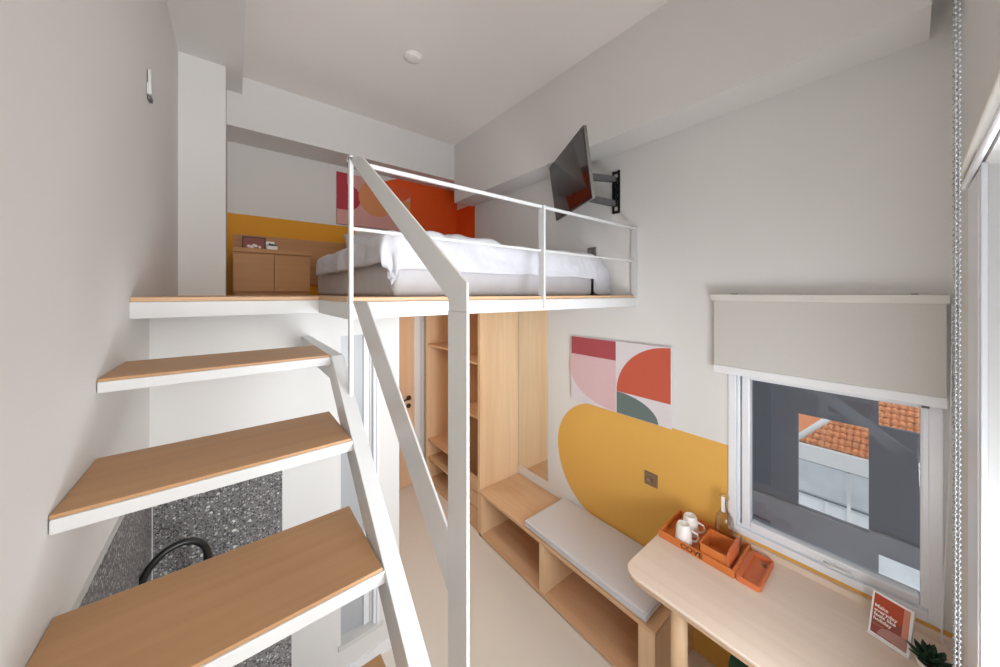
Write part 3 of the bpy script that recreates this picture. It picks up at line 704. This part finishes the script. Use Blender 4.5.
obj('remote', bx(XL+.003, XL+.013, 1.872, 1.924, .79, .883, .003), 'trim', rm)
obj('clip', bx(XL+.001, XL+.012, 1.88, 1.918, .766, .782, .002), 'grey', rm)
sd = thing('smoke_detector', 'round white smoke detector on the ceiling above the bed', 'smoke detector', (.944, 2.12, CZ-.03))
b = MB(); lathe(b, [(0, CZ), (.062, CZ), (.062, CZ-.007), (.056, CZ-.009), (0, CZ-.009)], .944, 2.12, 32); obj('base', b, 'ceil', sd)
b = MB(); lathe(b, [(.050, CZ-.009), (.048, CZ-.014), (.036, CZ-.018), (0, CZ-.019)], .944, 2.12, 32); obj('cover', b, 'ceil', sd)
ct = thing('terrazzo_counter', 'grey terrazzo washing counter under the staircase', 'counter', (-.04, 1.7, FZ))
obj('cabinet', bx(XL+.012, .175, 1.53, bY-.012, FZ, -1.30), 'terr', ct)
obj('counter_top', bx(XL+.010, .181, 1.51, bY-.012, -1.30, -1.27, .003), 'terr', ct)
tp = thing('gooseneck_tap', 'black gooseneck tap arching up below the open stair treads', 'tap', (-.083, 1.76, -1.27))
b = MB(); bs = Vector((-.083, 1.76, -1.27)); pts = [bs, bs+Vector((0, 0, .1)), bs+Vector((0, 0, .22))]
for k in range(1, 13):
    a = PI*k/13*1.12; pts.append(bs+Vector((-.088*(1-math.cos(a)), -.03*(1-math.cos(a)), .22+.105*math.sin(a))))
e = pts[-1]; pts.append(e+Vector((-.010, -.004, -.07)))
tube(b, pts, .0115, 14, radii=[.0155]*3+[.012]*12+[.0115]); obj('spout', b, 'black', tp)
b = MB(); lathe(b, [(0, 0), (.026, 0), (.026, .012), (.018, .02), (0, .02)], bs.x, bs.y, z0=bs.z); obj('base_ring', b, 'black', tp)
b = MB(); tube(b, [bs+Vector((.012, 0, .05)), bs+Vector((.05, -.01, .062)), bs+Vector((.08, -.015, .085))], .006, 8); obj('lever', b, 'black', tp)

# ------------------------------------------------------------------ lamps under the loft
for i, (x, y) in enumerate(((1.15, 1.75), (1.15, 2.85))):
    k = thing('downlight', 'recessed round downlight under the loft near the %s' % ('bench' if i == 0 else 'door'), 'lamp', (x, y, -.1))
    b = MB(); lathe(b, [(.045, -.084), (.055, -.084), (.055, -.094), (.045, -.094), (.045, -.084)], x, y); obj('ring', b, 'white', k)
    b = MB(); lathe(b, [(0, -.088), (.044, -.088)], x, y); obj('diffuser', b, 'lamp', k)
    l = bpy.data.lights.new('downlight_lamp', 'AREA'); l.shape = 'DISK'; l.size = .10; l.energy = 4; l.color = (1, .88, .74)
    lo = bpy.data.objects.new('downlight_lamp', l); COL.objects.link(lo); lo.location = (x, y, ZO-.10)

# ------------------------------------------------------------------ outside the small window
X1 = 3.10
def lattice(x0, x1):
    bm = MB(); hs = [(.165, .499, -1.495, -.845), (-.40, .125, -.817, -.15), (-.40, .125, -2.3, -1.605)]
    ys = sorted({-2.2, 3.2, -.40, .125, .165, .499}); zs = sorted({-3.4, 2.2, -1.495, -.845, -.817, -.15, -2.3, -1.605})
    for a, c in zip(ys, ys[1:]):
        for e, f in zip(zs, zs[1:]):
            my, mz = (a+c)/2, (e+f)/2
            if not any(h[0] < my < h[1] and h[2] < mz < h[3] for h in hs): box(bm, x0, x1, a, c, e, f)
    bmesh.ops.remove_doubles(bm, verts=bm.verts[:], dist=1e-5)
    return bm
struct('wall_outside', lattice(X1, X1+.03), 'extwall')
b = MB(); box(b, X1-.02, X1, .165, 3.2, -3.4, -1.50); box(b, X1-.02, X1, -2.2, .125, -1.60, -1.475); box(b, X1-.02, X1, .125, .165, -3.4, -1.48)
struct('ledge_outside', b, 'extledge')
for (y, z, w_, h_) in ((.93, -1.62, .09, .14), (.72, -1.72, .14, .07)):  # two dark rectangles standing proud of the outside ledge
    tag(obj('dark_panel', bx(X1-.03, X1-.02, y-w_/2, y+w_/2, z-h_/2, z+h_/2, .003), 'extwall'), 'small dark panel outside the window, %s of the two' % ('upper left' if z > -1.7 else 'lower right'), 'vent')
# neighbouring house beyond
nh = thing('neighbour_house', 'white house with terracotta tiled roof seen through the small window', 'house', (6.5, .8, -5))
ez_ = -1.86; hx = 5.6
obj('wall', bx(hx, hx+4, -3, 4.5, -6.0, ez_-.05), 'extwhite', nh)
obj('fascia', bx(hx-.18, hx+.05, -3.0, 4.5, ez_-.17, ez_+.03, .01), 'extfascia', nh)
b = MB(); box(b, hx-.012, hx, -3, 4.5, ez_-.235, ez_-.215); box(b, hx-.012, hx, -3, 4.5, ez_-.655, ez_-.64); obj('string_course', b, 'line', nh)
b = MB()
box(b, hx-.025, hx, .438, .468, ez_-2.5, ez_-.24); obj('downpipe', b, 'extfascia', nh)
obj('pilaster', bx(hx-.02, hx, .63, .655, ez_-2.5, ez_-.66), 'extfascia', nh)
def roof(bm, p0, along, up, nu, nv, tw_, tl_, clip=None):
    nrm = along.cross(up).normalized()
    if nrm.z < 0: nrm = -nrm
    for i in range(nu):
        for j in range(nv):
            if clip and clip(i, j): continue
            o = p0+along*(i*tw_)+up*(j*tl_*.86); prev = None
            for s in range(2):
                q = o+up*(tl_*s)+nrm*(.012*(1-s)); cur = []
                for k in range(7):
                    f = k/6; cur.append(bm.verts.new(q+along*(f*tw_*1.03)+nrm*(.019*math.sin(PI*f)-.004)))
                if prev:
                    for k in range(6): bm.faces.new((prev[k], prev[k+1], cur[k+1], cur[k])).smooth = True
                else:
                    lip = [bm.verts.new(v.co-nrm*.011) for v in cur]
                    for k in range(6): bm.faces.new((lip[k], lip[k+1], cur[k+1], cur[k]))
                prev = cur
al, upv = Vector((0, -1, 0)), Vector((.86, 0, .51)).normalized()
b = MB(); roof(b, Vector((hx-.16, .875, ez_+.03)), al, upv, 80, 27, .056, .112, lambda i, j: (i+.5)*.056 < j*.112*.86*.54); obj('roof_tiles', b, 'tile', nh)
b = MB(); Hs = Vector((hx-.16, .905, ez_+.03)); He = Hs+upv*2.6+al*2.6*.54
tube(b, [Hs, He], .042, 10); obj('hip_cap', b, 'extfascia', nh)
b = MB(); v = [b.verts.new(p) for p in (Vector((5.62, .6, -1.87)), Vector((5.62, 4.4, -1.87)), Vector((9.6, 4.4, -.70)), Vector((9.6, .6, -.70)))]; b.faces.new(v); v2 = [b.verts.new(q.co-Vector((0, 0, .1))) for q in v]; b.faces.new(v2[::-1])
for k in range(4): b.faces.new((v[k], v2[k], v2[(k+1) % 4], v[(k+1) % 4]))
obj('side_roof', b, 'tileold', nh)

# ------------------------------------------------------------------ light
wld = bpy.data.worlds.new('overcast_sky'); S.world = wld; wld.use_nodes = True; nt = wld.node_tree
bg = nt.nodes['Background']; bg.inputs['Color'].default_value = (.93, .97, 1.0, 1); bg.inputs['Strength'].default_value = 1.6
def area(name, loc, rot, sx, sy, e, c):
    l = bpy.data.lights.new(name, 'AREA'); l.shape = 'RECTANGLE'; l.size = sx; l.size_y = sy; l.energy = e; l.color = c
    o = bpy.data.objects.new(name, l); COL.objects.link(o); o.location = Vector(loc)+Vector((0, 0, ZO)); o.rotation_euler = rot; return o
area('window_daylight', (.95, YN-.20, -.5), (PI*.62, 0, 0), .85, 1.5, 86, (.95, .975, 1))
area('entry_fill', (.07, -1.52, .35), (PI/2, 0, 0), .5, 1.8, 32, (1, .97, .94))  # added fill behind the camera for left wall and treads, no known window
l = bpy.data.lights.new('stair_fill', 'POINT'); l.energy = 10; l.shadow_soft_size = .25; l.color = (1, .94, .88)  # added point fill in the recess behind the camera, no real lamp there
o = bpy.data.objects.new('stair_fill', l); COL.objects.link(o); o.location = (.06, -.75, ZO+.35)
area('ceiling_fill', (.30, -.62, .95), (PI*.86, 0, 0), .4, .4, 18, (1, .95, .90))  # added fill aimed upward to brighten the ceiling, no fixture there
l = bpy.data.lights.new('sun', 'SUN'); l.energy = 2.2; l.angle = .02; l.color = (1, .96, .9)
o = bpy.data.objects.new('sun', l); COL.objects.link(o); o.location = (6, 2, 8); o.rotation_euler = (.25, -.35, 0); 

# ------------------------------------------------------------------ camera
cd_ = bpy.data.cameras.new('camera'); cam = bpy.data.objects.new('camera', cd_); COL.objects.link(cam)
cd_.sensor_width = 36; cd_.lens = 330.13/1000*36; cd_.clip_start = .02; cd_.shift_y = (293.6-333.5)/1000
cam.location = (0, 0, ZO); cam.rotation_euler = (PI/2, 0, -.677); S.camera = cam
vs = S.view_settings; vs.view_transform = 'Standard'; vs.look = 'None'; vs.gamma = 1; vs.use_curve_mapping = False; vs.exposure = -0.6
S.cycles.use_denoising = True; S.cycles.max_bounces = 12; S.cycles.diffuse_bounces = 8; S.cycles.transparent_max_bounces = 12
S.cycles.sample_clamp_indirect = 6
